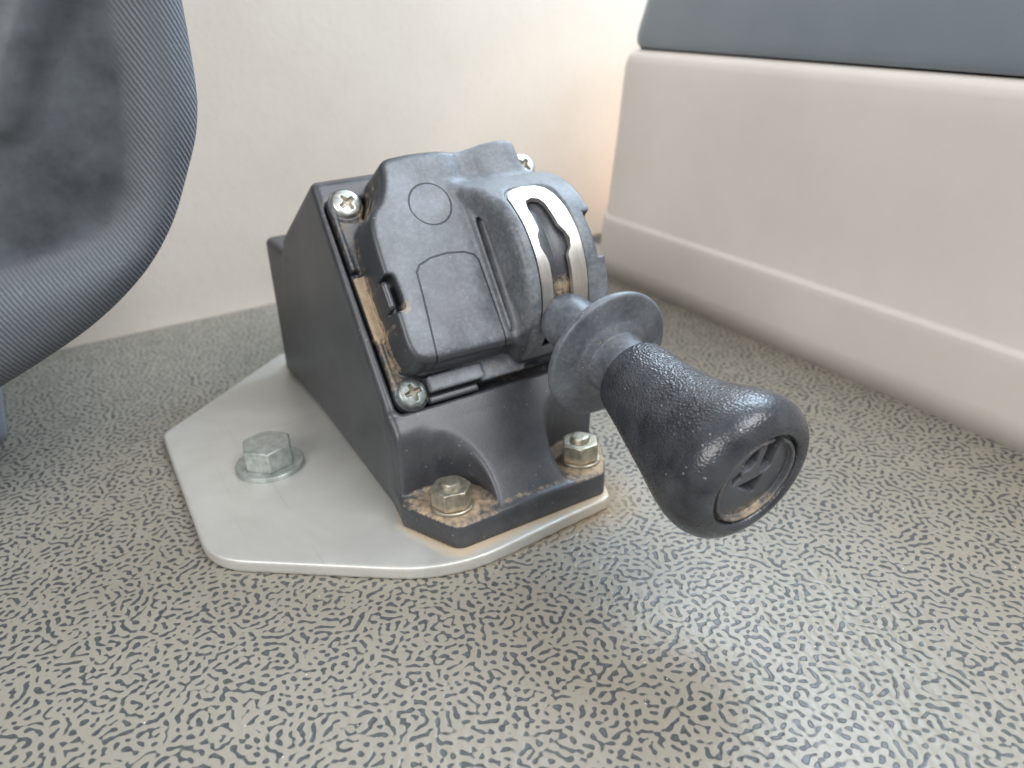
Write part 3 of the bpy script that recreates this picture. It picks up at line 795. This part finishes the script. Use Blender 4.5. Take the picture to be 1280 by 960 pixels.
set_attr(me0, 'dust', np.maximum(0.62*(rr < 2.6)*(Vs[:, 2] < 1.7), 0.36*(rr < 4.9)))
for i, ((a, b, h), roll, lab) in enumerate((((10, 72.4, 1.25), 0.45, 'bright cross-head screw at the upper left corner of the cover'),
                                            ((9.6, 5.6, 1.25), 0.15, 'dusty dark cross-head screw at the lower left corner of the cover'),
                                            ((77.8, 74.2, 4.2), 0.7, 'cross-head screw at the upper right corner, half behind the cover'))):
    o = new_obj('screw', me0.copy() if i == 1 else me0, M['screw_dark' if i == 1 else 'screw'], unit); o.matrix_local = frame(P(a, b, h), NRM, roll); o['label'] = lab

def hex_solid(name, af, z0, z1, mat, parent, hole=None, chamfer=1.0, top_dome=0.0, dust=None, res=0.28):
    def f(X, Y, Z):
        d = np.full(X.shape, -1e9)
        for k in range(3):
            a = math.pi/3*k; d = smax(d, np.abs(X*math.cos(a)+Y*math.sin(a))-af/2, 0.25)
        r = np.hypot(X, Y)
        cone = (r-af/2*1.03)*0.5+(Z-z1)*0.87
        d = smax(smax(d, smax(Z-z1, z0-Z, 0.2), 0.25), cone, 0.4)
        return d
    R_ = af*0.62
    Vs, Qs = surface_nets(f, (-R_, -R_, z0-1), (R_, R_, z1+1), res)
    me = quad_mesh(name, Vs, Qs)
    z_ = Vs[:, 2]; set_attr(me, 'dust', 0.55*np.clip(1-(z_-z0)/2.5, 0, 1)+(0.25 if dust else 0))
    return new_obj(name, me, mat, parent)
def ring(name, r_out, r_in, z0, z1, mat, parent, wob=0.0):
    p = [(z0, r_in), (z0, r_out-0.2), (z0+0.2, r_out), (z1-0.3, r_out), (z1, r_out-0.35), (z1, r_in)]
    o = lathe(name, p, mat, parent, 64, closed=False)
    set_attr(o.data, 'dust', [0.30]*len(o.data.vertices)); return o
for (x, y, roll, lab) in ((94.6, 200.2, 0.25, 'yellowed hex nut in the left scoop, dust around it'), (144.6, 200.0, 0.5, 'yellowed hex nut in the right scoop, near the knob')):
    nut = hex_solid('nut', 11.6, 1.2, 7.6, M['brass'], unit, dust=True)
    nut.matrix_local = frame((x, y, 13.6), (0, 0, 1), roll); nut['label'] = lab
    ring('washer', 7.0, 3.2, 0.0, 1.2, M['brass'], nut)
    st = lathe('stud', [(1, 3.3), (8.6, 3.3), (9.3, 2.9), (9.5, 2.2), (9.3, 0.4)], M['brass'], nut, 48)
    set_attr(st.data, 'dust', [0.2]*len(st.data.vertices))
bolt = hex_solid('bolt', 16.6, 1.8, 10.0, M['zinc'], unit, res=0.35)
bolt.matrix_local = frame((56.2, 273.2, 4.6), (0, 0, 1), 0.80)
ring('washer', 12.4, 4.0, 0.0, 1.8, M['zinc'], bolt)
